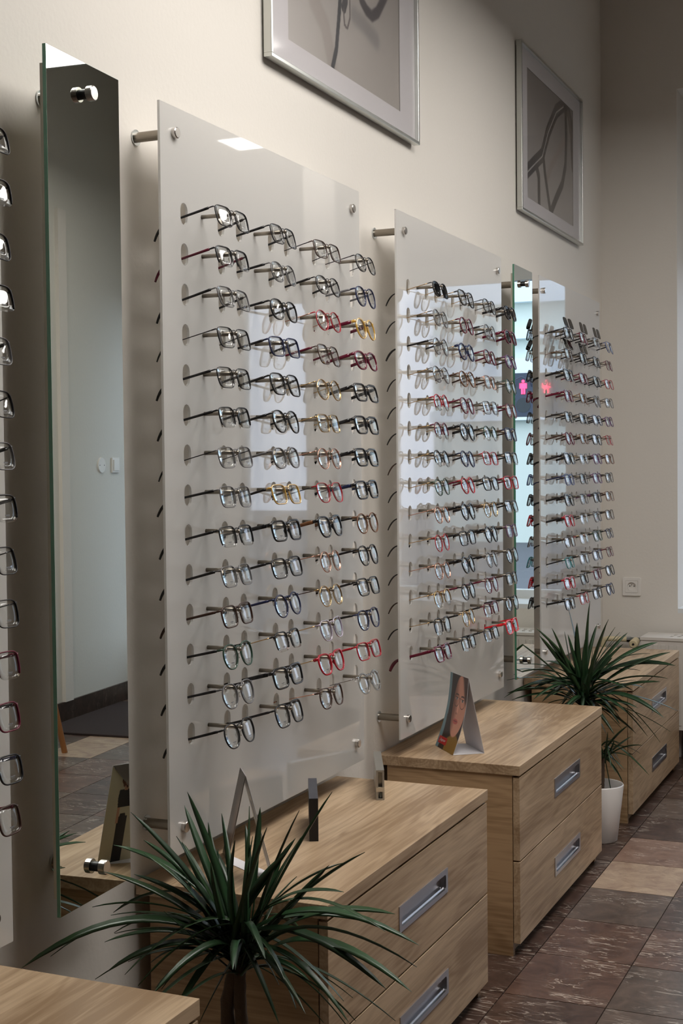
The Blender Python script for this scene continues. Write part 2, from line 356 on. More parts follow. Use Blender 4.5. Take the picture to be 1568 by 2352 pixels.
# ------------------------------------------------------------------ suspended light panels
LX0, LX1 = .60, 1.55
for i, (ya, yb) in enumerate(((1.75, 3.10), (3.75, 4.60), (5.73, 5.99))):
    lx0, lx1 = (LX0, LX1) if ya < 3 else (.85, 2.0) if ya < 5 else (1.42, 1.92)
    e = empty('pendant_light', ((lx0+lx1)/2, (ya+yb)/2, 2.83), '', 'ceiling light', 'suspended light panels')
    hx, hy = (lx1-lx0)/2, (yb-ya)/2
    k = MB(); k.box((-hx, -hy, .012), (hx, hy, .05)); k.box((-hx, -hy, 0), (-hx+.012, hy, .012)); k.box((hx-.012, -hy, 0), (hx, hy, .012)); k.box((-hx+.012, -hy, 0), (hx-.012, -hy+.012, .012)); k.box((-hx+.012, hy-.012, 0), (hx-.012, hy, .012))
    k.obj('lamp_housing', M_LAMPB, e)
    box('diffuser', (-hx+.012, -hy+.012, .003), (hx-.012, hy-.012, .010), M_LAMP, e)
    for dx in (-1, 1):
        k = MB(); k.cyl((dx*hx*.8, 0, .05), (dx*hx*.8, 0, H_C-2.83), .002, k=6); k.obj('suspension_wire', M_STEEL, e)
    e['label'] = ('square white suspended light panel over the aisle, '+['largest, level with the nearest whole board', 'level with the middle board', 'nearest the entrance door'][i])

# ------------------------------------------------------------------ display boards
PX = .084; PT = .005; PZ0, PZ1 = .5532, 1.9607; PW = .9396
ROWZ = [1.771-.07623*i for i in range(14)]; COLY = [.152, .374, .596, .814]
def pill(cy_, cz_, w=.027, h=.042, n=6):
    r = w/2; p = []
    for s_ in (1, -1):
        for i in range(n+1):
            t = math.pi*i/n
            p.append((cy_+s_*r*math.cos(t), cz_+s_*(h/2-r)+s_*r*math.sin(t)))
    return p
def standoff(e, y_, z_, x_to, cap_r=.0105, cap_l=.009, rod=True):
    k = MB()
    k.cyl((.0012, y_, z_), (.003, y_, z_), .0150, k=24, mi=1)
    k.cyl((.003, y_, z_), (x_to, y_, z_), .0095, k=20)
    c = x_to+PT
    k.cyl((c, y_, z_), (c+cap_l-.0015, y_, z_), cap_r, k=24, mi=2); k.cyl((c+cap_l-.0015, y_, z_), (c+cap_l, y_, z_), cap_r, cap_r-.0015, k=24, mi=2)
    return k.obj('standoff', [M_STEEL, M_CHROME, M_STEELC], e, False)
rodk = MB(); rodk.cyl((PX-.004, 0, 0), (.146, 0, 0), .0041, k=12); rodk.cyl((.146, 0, 0), (.148, 0, 0), .0041, .0048, k=12); rodk.cyl((.148, 0, 0), (.1535, 0, 0), .0024, .0024, k=12); rodk.cyl((.1535, 0, 0), (.158, 0, 0), .0040, .0036, k=12)
ROD = rodk.mesh('display_peg', [M_STEEL], True)
def board(y0, label):
    e = empty('display_board', (0, y0, 0), label, 'display board', 'white acrylic eyewear boards')
    holes = [pill(c+s_*.0725+.0045, z-.005) for z in ROWZ for c in COLY for s_ in (-1, 1)]
    me = plate([(0, PZ0), (PW, PZ0), (PW, PZ1), (0, PZ1)], holes, PX-PT, PX, lambda x, a, b: (x, a, b), [M_ACR], 'acrylic_sheet')
    link('acrylic_sheet', me, e)
    for y_ in (.05, PW-.05):
        for z_ in (PZ0+.05, PZ1-.05): standoff(e, y_, z_, PX-PT)
    for z in ROWZ:
        for c in COLY: link('display_peg', ROD, e, (0, c, z))
    return e
BY = [.778, 2.191, 3.3824, 4.7863]
board(BY[0], 'white acrylic eyewear board cut off by the left edge, left of the tall near mirror')
board(BY[1], 'largest white acrylic eyewear board, right of the tall near mirror')
board(BY[2], 'middle white acrylic eyewear board, behind the card with the large printed face')
board(BY[3], 'farthest white acrylic eyewear board, behind the spiky plant near the radiator')

# ------------------------------------------------------------------ mirrors
def mirror(yc, th, w, z0, z1, label):
    e = empty('wall_mirror', (PX, yc, 0), label, 'mirror', 'narrow frameless wall mirrors', (0, 0, th))
    t = .006
    box('mirror_glass', (-t, -w/2, z0), (0, w/2, z1), M_GEDGE, e)
    box('mirror_surface', (0, -w/2+.0006, z0+.0006), (.0006, w/2-.0006, z1-.0006), M_MIRROR, e)
    box('backing_sheet', (-t-.006, -w/2+.001, z0+.03), (-t, w/2-.004, z1-.03), M_MIRB, e)
    for z_ in (z0+.053, z1-.053):
        k = MB(); k.cyl((-PX+.001, 0, z_), (-PX+.004, 0, z_), .016, k=24, mi=1); k.cyl((-PX+.004, 0, z_), (-t-.006, 0, z_), .0115, k=20)
        k.cyl((.0006, 0, z_), (.009, 0, z_), .0085, k=20, mi=3); k.cyl((.009, 0, z_), (.019, 0, z_), .0125, k=24, mi=2); k.cyl((.019, 0, z_), (.0205, 0, z_), .0125, .011, k=24, mi=2)
        k.obj('standoff', [M_STEEL, M_CHROME, M_STEELC, M_BLACK], e)
    return e
mirror(1.9481, .046, .2278, .5541, 1.9645, 'tall narrow mirror at the left, nearest the camera, reflecting floor and white wall')
mirror(4.580, .011, .2278, .5554, 1.958, 'tall narrow mirror between the middle and farthest boards, reflecting the street')

# ------------------------------------------------------------------ eyewear
SHAPES = {  # lens width, height, superellipse power, bottom taper, outer-top lift, corner drop
 'rectangular': (.053, .040, 4.2, .08, .0, 0), 'square': (.051, .045, 3.6, .12, .0, 0), 'oval': (.051, .042, 2.5, .06, 0, 0), 'round': (.048, .046, 2.05, .02, 0, 0),
 'panto': (.050, .046, 2.5, .18, .001, 0), 'cat-eye': (.052, .044, 2.8, .20, .006, 0), 'aviator': (.056, .047, 2.7, .24, .001, 0)}
def loop(shape, n=36, grow=0.):
    w, h, pw, tap, lift, _ = SHAPES[shape]; w = w/2+grow; h = h/2+grow; p = []
    for i in range(n):
        t = 2*math.pi*i/n; c, s_ = math.cos(t), math.sin(t)
        yy = math.copysign(abs(c)**(2/pw), c)*w; zz = math.copysign(abs(s_)**(2/pw), s_)*h
        if zz < 0: yy *= 1+tap*zz/h; yy -= .0015*zz/h*tap*10*0
        if zz > 0 and yy > 0: zz += lift*(yy/w)**2*(zz/h)
        p.append((yy, zz))
    return p
def wrap(y_): return -.75*y_*y_
STY = {'thin': (.0008, .0008, .0012), 'slim': (.0013, .0012, .0016), 'thick': (.0022, .0018, .0019), 'half': (.0012, .001, .0014), 'rimless': (0, 0, 0)}  # in-plane top, in-plane bottom, depth
GAP = .017
_cache = {}
def front_mesh(shape, sty):
    kk = ('F', shape, sty)
    if kk in _cache: return _cache[kk]
    tt, tb, dp = STY[sty]; w = SHAPES[shape][0]; h = SHAPES[shape][1]; k = MB(); cyl = w/2+GAP/2; zc = -.012
    lp = loop(shape, 40)
    for sgn in (1, -1):
        if sty == 'rimless': break
        rg = []; idx = range(40) if sty != 'half' else range(-3, 24)
        for i in idx:
            a = lp[i % 40]; b0 = lp[(i-1) % 40]; b1 = lp[(i+1) % 40]
            ty, tz = b1[0]-b0[0], b1[1]-b0[1]; L_ = math.hypot(ty, tz); ny, nz = tz/L_, -ty/L_
            u = .5+.5*a[1]/(h/2); th = tb+(tt-tb)*u
            if sty == 'thick' and a[0] > w*.3 and a[1] > 0: th *= 1.35
            if sty == 'half' and (i < -1 or i > 21): th *= .6
            r = []
            for j in range(8):
                q = 2*math.pi*j/8+math.pi/8; cu = math.copysign(abs(math.cos(q))**.7, math.cos(q)); su = math.copysign(abs(math.sin(q))**.7, math.sin(q))
                yy = a[0]+ny*(th*cu+th*.4); zz = a[1]+nz*(th*cu+th*.4); Y = sgn*(yy+cyl)
                r.append((wrap(Y)+dp*su, Y, zz+zc))
            rg.append(r if sgn > 0 else r[::-1])
        k.rings(rg, closed=(sty != 'half'))
    br = {'thin': .0009, 'slim': .0014, 'thick': .0026, 'half': .0012, 'rimless': .0009}[sty]
    zb = zc+h*.34; yi = GAP/2+.0015
    pts = [(wrap(0)-.0005+.0012*math.cos(math.pi/2*t), yi*t, zb+.0025*(1-t*t)) for t in (-1, -.6, -.2, .2, .6, 1)]
    k.tube(pts, br, 8, flat=.7)
    if shape == 'aviator': k.tube([(.001, -.013, zc+h*.47), (.0012, 0, zc+h*.50), (.001, .013, zc+h*.47)], .0009, 8)
    eh = {'thin': .0014, 'slim': .0020, 'thick': .0038, 'half': .0018, 'rimless': .0013}[sty]
    yo = GAP/2+w; zh = zc+h*.37
    for sgn in (1, -1):
        k.tube([(wrap(yo)-.0, sgn*(yo-.0015), zh), (wrap(yo)-.001, sgn*(yo+.0025), zh+.0004), (wrap(yo)-.005, sgn*(yo+.0045), zh), (wrap(yo)-.010, sgn*(yo+.0045), zh)], [eh, eh, eh*.95, eh*.9], 8, flat=.6)
    if sty == 'thick':   # saddle nose rests moulded on the frame
        for sgn in (1, -1): k.tube([(-.001, sgn*.0085, zc+h*.16), (-.004, sgn*.0085, zc), (-.002, sgn*.0105, zc-h*.14)], [.0012, .0022, .0012], 8)
    me = k.mesh('front_frame', [None], True); _cache[kk] = me; return me
def lens_mesh(shape, side):
    kk = ('L', shape, side)
    if kk in _cache: return _cache[kk]
    w, h = SHAPES[shape][:2]; cyl = w/2+GAP/2; zc = -.012; lp = loop(shape, 40, .0002); v = []; f = []; fm = []
    for dx in (.0006, -.0006):
        v.append((wrap(cyl)+dx+.0009, side*cyl, zc))
        for sc in (.55, 1):
            for a, b in lp: Y = side*(a*sc+cyl); v.append((wrap(Y)+dx+.0009*(1-sc*sc), Y, b*sc+zc))
    n = 81
    for s_ in (0, 1):
        o_ = s_*n
        for i in range(40):
            j = (i+1) % 40; q = [o_, o_+1+i, o_+1+j]; q2 = [o_+1+i, o_+41+i, o_+41+j, o_+1+j]
            flip = (side < 0) ^ (s_ == 1)
            f += [q[::-1] if flip else q, q2[::-1] if flip else q2]; fm += [0, 0]
    for i in range(40): j = (i+1) % 40; f.append([41+i, n+41+i, n+41+j, 41+j]); fm.append(0)
    # faint printed size mark low on the demo lens
    for (a0, a1, b0, b1) in ((-.006, .005, -.27, -.235), (-.004, .003, -.315, -.295), (-.010, .009, -.365, -.357)):
        q = len(v)
        for a, b in ((a0, b0), (a1, b0), (a1, b1), (a0, b1)): Y = side*cyl+a; v.append((wrap(Y)+.0019, Y, zc+b*h))
        f.append([q, q+1, q+2, q+3]); fm.append(1)
    me = mesh('lens', v, f, [None, M_MARK], fm, True); _cache[kk] = me; return me
M_MARK = mat('grey_lens_print', (.16, .16, .17), .6)
def temple_mesh(shape, sty, tsty, side):
    kk = ('T', shape, sty, tsty, side)
    if kk in _cache: return _cache[kk]
    w, h = SHAPES[shape][:2]; yo = GAP/2+w+.0045; zh = -.012+h*.37; xo = wrap(yo)-.010
    hh = {'thin': .0011, 'slim': .0027, 'thick': .0043, 'half': .0026, 'rimless': .0011}[tsty]; fl = {'thin': 1, 'slim': .55, 'thick': .33, 'half': .5, 'rimless': 1}[tsty]
    k = MB(); P = []
    for i in range(9):
        t = i/8; P.append((xo-.092*t, side*(yo+(.0735-yo)*min(1, t*1.2)), zh-.001*t))
    k.tube(P, [hh*(1-.25*i/8) for i in range(9)], 8, flat=fl)
    e0 = P[-1]; Q = []; rr = []
    for i in range(7):
        t = i/6; Q.append((e0[0]-.040*t*(1-.12*t)+.0, side*(abs(e0[1])-.003*t), e0[2]-.024*t**1.7)); rr.append(max(hh*.75, .0014)*(1+.55*math.sin(math.pi*min(t*.9, 1))))
    k.tube(Q, rr, 8, mi=1, flat=.7)
    me = k.mesh('temple', [None, None], True); _cache[kk] = me; return me
def pad_mesh(side):
    kk = ('P', side)
    if kk in _cache: return _cache[kk]
    k = MB(); k.tube([(-.0015, side*.010, -.008), (-.006, side*.0095, -.010), (-.0065, side*.008, -.013)], .0005, 6, mi=1)
    k.tube([(-.006, side*.0075, -.0085), (-.0072, side*.008, -.013), (-.0065, side*.0092, -.0185)], [.0014, .0026, .0014], 8, flat=.5)
    me = k.mesh('nose_pad', [M_PAD, M_PADM], True); _cache[kk] = me; return me
M_PAD = thin_glass('clear_silicone', (.85, .84, .80), 1.6, rough=.2); M_PADM = mat('pad_arm_metal', (.45, .42, .38), .3, 1)
CL = {'k': ('black', (.014, .013, .014)), 'n': ('navy', (.018, .024, .075)), 'b': ('blue', (.05, .085, .24)), 'g': ('grey', (.16, .155, .16)), 'd': ('dark brown', (.055, .024, .015)),
      'w': ('brown', (.17, .07, .028)), 'r': ('red', (.42, .01, .022)), 'R': ('bright red', (.72, .018, .03)), 'u': ('burgundy', (.125, .008, .026)), 'G': ('gold', (.62, .42, .20)), 'p': ('rose gold', (.66, .36, .27)),
      'y': ('honey yellow', (.72, .42, .06)), 'l': ('lavender', (.42, .34, .44)), 'v': ('violet', (.12, .04, .13)), 't': ('teal', (.02, .19, .21)), 'e': ('dark green', (.03, .07, .045)), 'c': ('clear', (.75, .75, .74)), 'o': ('orange brown', (.42, .10, .015)), 's': ('steel grey', (.30, .29, .30))}
_m = {}
def fmat(c, metalish):
    kk = (c, metalish)
    if kk not in _m:
        nm, rgb = CL[c]
        if c == 'c': _m[kk] = thin_glass('clear_acetate', (.80, .80, .80), 2.2, rough=.05)
        elif c in 'Gps': _m[kk] = mat('frame_'+nm.replace(' ', '_')+'_metal', rgb, .22, 1)
        else: _m[kk] = mat('frame_'+nm.replace(' ', '_')+('_lacquered_metal' if metalish else '_acetate'), rgb, .3 if metalish else .18, 0, coat=.0 if metalish else .15, trans=.35 if c in 'yl' else 0)
    return _m[kk]
SH = {'R': 'rectangular', 'S': 'square', 'O': 'oval', 'C': 'round', 'P': 'panto', 'E': 'cat-eye', 'A': 'aviator'}
ST = {'t': 'thin', 's': 'slim', 'k': 'thick', 'h': 'half', 'x': 'rimless'}
ORD = ['top', 'second', 'third', 'fourth', 'fifth', 'sixth', 'seventh', 'eighth', 'ninth', 'tenth', 'eleventh', 'twelfth', 'thirteenth', 'bottom']
CN = ['leftmost', 'second', 'third', 'rightmost']
def glasses(bi, ri, ci, code):
    """code: shape, rim style, frame colour, temple colour, [x = sun lenses, f = flip-up, m = blue mirror]"""
    shape, sty, fc, tc = SH[code[0]], ST[code[1]], code[2], code[3]; ex = code[4:] if len(code) > 4 else ''
    sun = 'x' in ex or 'm' in ex
    bn = ['board cut off at the left edge', 'nearest whole board', 'middle board', 'farthest board'][bi]
    adj = {'thin': 'thin-rimmed', 'slim': 'slim', 'thick': 'thick-rimmed', 'half': 'half-rimmed', 'rimless': 'rimless'}[sty]
    kind = 'sunglasses' if sun else 'eyeglasses'
    lab = '%s %s %s %s%s, %s row, %s column, %s' % (CL[fc][0], adj, shape, kind, ' with raised dark flip-up' if 'f' in ex else '', ORD[ri], CN[ci], bn)
    rr = random.Random(bi*997+ri*31+ci*7)
    pitch = -.25+rr.uniform(-.03, .05); yaw = rr.uniform(-.05, .05); roll = rr.uniform(-.02, .02)
    z = ROWZ[ri]+.0027; zb = -.012+SHAPES[shape][1]*.34   # bridge sits on the peg
    zoff = zb-(.0012 if sty != 'thick' else .0022)
    px = .1509+rr.uniform(-.0007, .0007)
    e = empty(kind, (px, BY[bi]+COLY[ci], z), lab, kind, 'eyewear on the '+bn, (roll, pitch, yaw))
    def part(name, me, ms):
        o = link(name, me, e, (0, 0, -zoff))
        for i, m in enumerate(ms):
            if m is not None: o.material_slots[i].link = 'OBJECT'; o.material_slots[i].material = m
        return o
    metal = sty in ('thin', 'half', 'rimless', 'slim')
    part('front_frame', front_mesh(shape, sty), [fmat(fc, metal)])
    lm = M_SUNBLUE if 'm' in ex else M_SUN if 'x' in ex else M_LENS
    ts = {'thin': 'thin', 'slim': 'slim', 'thick': 'thick', 'half': 'slim', 'rimless': 'thin'}[sty]
    if tc in 'Gps' and ts != 'thin': ts = 'thin'
    if tc in 'kdun' and ts == 'thin' and rr.random() < .7: ts = 'slim'
    tm = fmat(tc, ts != 'thick'); tip = fmat(tc if tc not in 'Gpsc' else rr.choice('kdp'), False)
    for s_ in (1, -1):
        part('lens', lens_mesh(shape, s_), [lm])
        part('temple', temple_mesh(shape, sty, ts, s_), [tm, tip])
        if sty in ('thin', 'half', 'rimless', 'slim'): part('nose_pad', pad_mesh(s_), [])
    if 'f' in ex:
        # flip-up clip: a second pair of dark lenses hinged at the bridge and raised
        kk = ('U', shape)
        if kk not in _cache:
            w, h = SHAPES[shape][:2]; k = MB(); lp = loop(shape, 28)
            for sg in (1, -1):
                r0 = [(.0, sg*(a+w/2+GAP/2), -(b-h/2)) for a, b in lp]; r1 = [(.0016, p[1], p[2]) for p in r0]
                k.prism(r0[::sg], r1[::sg])
            k.tube([(.0008, -.012, .004), (.0012, 0, .002), (.0008, .012, .004)], .0012, 8)
            _cache[kk] = k.mesh('flip_up_lenses', [None])
        o = link('flip_up_lenses', _cache[kk], e, (.006, 0, .010-zoff-.004)); o.rotation_euler = (0, -.12+rr.uniform(-.1, .15), 0)
        o.material_slots[0].link = 'OBJECT'; o.material_slots[0].material = M_SUN
    return e
B1 = '''Rtkk Rtkk Rtdk Otkk
Rhku Otgk Otkk Psng
Rtgk Oskk Ctrp Ckyu
Rtkk Rsnk Stdu Okuu
Rtkk Sskk CtGG Rkkk
Rhkk Pskk RtGG Rkkk
Rtgk Osgg Ctpp Rkkk
Rtgk Rsyk Etrk Rkkn
Rhkk Rkkk Ekkw Cswk
Rtgk Rskk Ctpp Pskk
Rsdd Csnn CtGd Rskk
Psek RhkG EslG Psnk
Psgk Rkkk EkrG Rsrr
Pskk Sskk Esdp Ckcs'''
B2 = '''OtkGx EskG Otkk Okkkx
CtgG CsuG Cthk Okuux
Ctgk CknG Osuu Osvd
CtgG Cswd Rtpd Ctek
ChrG Psuu Rtgk Ctuu
ChuG Ckkk Chek Rsnd
ChkG Csnk Rtrw Rhkk
CteG Csru Rskk Rsru
Ctpp Ckkk CtGd Rhkk
CtrG Rskk Ckkk Rtvk
Ctpp Ckkk Ctgk Ctkk
ChGG Csku Ctuu Rhkd
ShkG CtGk Rhuk Ctkk
Rkuu Rhkk Rhkk RkRR'''.replace('Cthk', 'Ctgk')
B3 = '''Rskkf Rsukf Rtgkf Atbkm
Rtdwf Rskkf Rskk Rtud
Rkkk Rsuu Rskk Rtrk
Rkuu RtwG Csgk Rtgd
Rtkk Rtkk Rtnk Rsvk
Csud Rtwd Rskk Rtru
Rkkk RtcG Rsvk Rswd
Rsbn Rtkk Rsvg Rtkk
Rkkk Rtgk Rskv Rtwd
Rkrk Oxgk Rsgk Rtdk
Rtdk RxGr Rsek Rtnk
Rstk Rtgk Rtnk Rtuu
Rkrk Rskg Rsuk Oskg
Rkkk Rtrk Rskk Csnk'''
for bi, T in ((1, B1), (2, B2), (3, B3)):
    for ri, row in enumerate(T.strip().split('\n')):
        for ci, code in enumerate(row.split()): glasses(bi, ri, ci, code)
for ri, code in enumerate('Rtkk Rhkk Rtkk Rhkk Rtgk Rtkk Rtgk Rhkk Rtkk Rtkk Rhuu Rsuk Rskn Rsdu'.split()): glasses(0, ri, 3, code)

# ------------------------------------------------------------------ cabinets
CH, CF, CLN = .503, .4026, .9422
def rectl(a, b, c, d): return [(a, b), (c, b), (c, d), (a, d)]
def rrect(a, b, c, d, r=.006, n=4):
    p = []
    for cx_, cz_, t0 in ((c-r, b+r, -math.pi/2), (c-r, d-r, 0), (a+r, d-r, math.pi/2), (a+r, b+r, math.pi)):
        for i in range(n+1): t = t0+math.pi/2*i/n; p.append((cx_+r*math.cos(t), cz_+r*math.sin(t)))
    return p
def handle(parent, y0, z0):
    """recessed aluminium grip, flange 295 x 54 mm"""
    w, h = .295, .054; xf = CF-.001; k = MB()
    me = plate(rectl(y0, z0, y0+w, z0+h), [rrect(y0+.013, z0+.010, y0+w-.013, z0+h-.012)], xf-.0005, xf+.0018, lambda x, a, b: (x, a, b), [M_ALU], 'recessed_handle')
    b = bmesh.new(); b.from_mesh(me)
    hl = rrect(y0+.013, z0+.010, y0+w-.013, z0+h-.012)
    a_ = [b.verts.new((xf+.0008, p[0], p[1])) for p in hl]; c_ = [b.verts.new((xf-.010, p[0], p[1])) for p in hl]
    for i in range(len(hl)): j = (i+1) % len(hl); b.faces.new((a_[i], a_[j], c_[j], c_[i]))
    b.faces.new(c_)
    # rolled grip lip low in the pocket
    lo = [b.verts.new(q) for q in ((xf-.003, y0+.014, z0+.0105), (xf-.003, y0+w-.014, z0+.0105), (xf-.005, y0+w-.014, z0+.0135), (xf-.005, y0+.014, z0+.0135), (xf-.009, y0+.014, z0+.0108), (xf-.009, y0+w-.014, z0+.0108))]
    b.faces.new((lo[0], lo[1], lo[2], lo[3])); b.faces.new((lo[3], lo[2], lo[5], lo[4]))
    bmesh.ops.recalc_face_normals(b, faces=b.faces); b.to_mesh(me); b.free()
    return link('recessed_handle', me, parent)
def cabinet(y0, label):
    e = empty('drawer_cabinet', (0, y0, 0), label, 'cabinet', 'low oak drawer cabinets')
    bevel(box('top_panel', (.004, 0, CH-.026), (CF, CLN, CH), M_OAK_Y, e), .001)
    bevel(box('side_panel', (.032, .004, 0), (.3815, .022, CH-.026), M_OAK_X, e), .0006)
    bevel(box('side_panel', (.032, CLN-.022, 0), (.3815, CLN-.004, CH-.026), M_OAK_X, e), .0006)
    box('back_panel', (.036, .022, .04), (.042, CLN-.022, CH-.026), M_OAK_X, e)
    box('top_rail', (.36, .022, CH-.040), (.3815, CLN-.022, CH-.026), M_OAK_Y, e)
    box('plinth', (.352, .022, 0), (.3700, CLN-.022, .045), M_OAK_Y, e)
    box('bottom_shelf', (.042, .022, .045), (.376, CLN-.022, .060), M_OAK_X, e)
    for z0, z1, hz in ((.035, .2495, .1145), (.2535, .4715, .3405)):
        me = plate(rectl(.004, z0, CLN-.004, z1), [rectl(.3555, hz+.004, .6415, hz+.050)], .3835, CF-.0012, lambda x, a, b: (x, a, b), [M_OAK_Y], 'drawer_front')
        d = link('drawer_front', me, e); bevel(d, .0007, 1)
        handle(d, .351, hz)
        k = MB(); k.box((.06, .03, z0+.025), (.375, .04, z1-.04)); k.box((.06, CLN-.04, z0+.025), (.375, CLN-.03, z1-.04)); k.box((.06, .04, z0+.02), (.375, CLN-.04, z0+.03)); k.box((.06, .04, z0+.03), (.07, CLN-.04, z1-.04))
        k.obj('drawer_box', M_DARK, d)
    return e
cabinet(1.738-CLN, 'oak cabinet cut off in the bottom left corner, only its top and a corner showing')
cabinet(2.1954, 'oak two-drawer cabinet beside the near plant, black block on its top')
cabinet(3.4083, 'oak two-drawer cabinet in the middle, printed face card on its top')
cabinet(4.8339, 'farthest oak two-drawer cabinet, in front of the radiator')

# ------------------------------------------------------------------ framed photographs
def framed(y0, y1, z0, z1, py0, py1, pz0, pz1, ink, label, nx=200, ny=140):
    e = empty('picture_frame', (0, y0, z0), label, 'picture', 'framed photographs high on the wall')
    w, h, d, b = y1-y0, z1-z0, .020, .009
    k = MB()
    x0 = .006
    for a, c in (((0, 0), (w, b)), ((0, h-b), (w, h)), ((0, b), (b, h-b)), ((w-b, b), (w, h-b))): k.box((x0, a[0], a[1]), (x0+d, c[0], c[1]))
    bevel(k.obj('aluminium_moulding', M_ALUF, e), .001)
    box('backing_board', (.0005, .015, .015), (.010, w-.015, h-.015), M_DARK, e)
    me = plate(rectl(b, b, w-b, h-b), [rectl(py0-y0, pz0-z0, py1-y0, pz1-z0)], .0125, .0145, lambda x, a, c: (x, a, c), [mat('grey_mount_card', (.60, .57, .58), .6)], 'mount_card'); link('mount_card', me, e)
    printed('photograph', e, lambda s, t: (.0118, py0-y0+s*(py1-py0), pz0-z0+t*(pz1-pz0)), py1-py0, pz1-pz0, nx, ny, lambda a, c: ink(py0+a, pz0+c))
    box('cover_glass', (.0165, b, b), (.0180, w-b, h-b), thin_glass('picture_glass', (.97, .97, .97), .5, rough=.08), e)
    return e
GR = (.40, .365, .335)
def ink1(y_, z_):
    c = mixc(GR, (.33, .30, .28), sm(2.3, 2.75, z_)); p = (y_, z_)
    for pts, wd, col, so in (([(3.034, 2.408), (3.097, 2.368), (3.14, 2.29)], .02, (.33, .29, .26), .02), ([(3.283, 2.446), (3.348, 2.44), (3.433, 2.423)], .008, (.26, .24, .23), .03),
                             ([(3.228, 2.75), (3.228, 2.467), (3.216, 2.445)], .013, (.05, .045, .05), .003), ([(3.262, 2.75), (3.256, 2.475), (3.255, 2.429), (3.238, 2.399), (3.219, 2.403), (3.216, 2.439)], .003, (.12, .10, .10), .002),
                             ([(3.2, 2.75), (3.193, 2.456), (3.184, 2.408), (3.167, 2.327), (3.143, 2.277)], .009, (.035, .035, .04), .002),
                             ([(3.30, 2.62), (3.333, 2.499), (3.366, 2.483), (3.404, 2.479), (3.444, 2.5), (3.50, 2.56), (3.53, 2.66)], .012, (.08, .07, .075), .008)):
        c = mixc(col, c, sm(wd, wd+so, segd(p, pts)))
    return c
def ink2(y_, z_):
    c = mixc((.38, .35, .33), (.26, .235, .22), sm(2.3, 2.7, z_)); p = (y_, z_); D = (.045, .035, .034)
    n = .5+.5*math.sin(y_*310+z_*170)*math.sin(z_*420-y_*90)
    for pts, wd, so, col in (([(5.433, 2.579), (5.23, 2.44), (5.155, 2.368)], .006, .02, (.30, .25, .22)),
                        ([(4.84, 2.34), (4.888, 2.355), (5.014, 2.416), (5.099, 2.456), (5.188, 2.565), (5.31, 2.67), (5.42, 2.719), (5.501, 2.714), (5.549, 2.664)], .026, .003, D),
                        ([(5.452, 2.723), (5.466, 2.606), (5.448, 2.483), (5.398, 2.402), (5.303, 2.33), (5.226, 2.266)], .017, .003, D),
                        ([(5.113, 2.455), (5.141, 2.385), (5.212, 2.264)], .015, .003, D), ([(5.014, 2.398), (5.048, 2.367), (5.052, 2.25)], .017, .003, D), ([(5.50, 2.70), (5.548, 2.624), (5.567, 2.50)], .018, .003, (.10, .07, .055))):
        k_ = sm(wd, wd+so, segd(p, pts)); c = mixc(mixc(col, (.17, .16, .16), .45*n if wd > .01 else 0), c, k_)
    d = segd((y_, z_), [(4.888, 2.350), (5.014, 2.411), (5.099, 2.451), (5.188, 2.56), (5.31, 2.665), (5.42, 2.712)])
    return mixc((.45, .43, .41), c, sm(.0016, .0036, d))
framed(2.774, 3.726, 2.2045, 2.815, 2.885, 3.601, 2.273, 2.746, ink1, 'framed photograph of dark spectacle parts, cut off by the top edge')
framed(4.777, 5.690, 2.198, 2.801, 4.886, 5.568, 2.260, 2.731, ink2, 'framed photograph of a spectacle frame, above the farthest board')

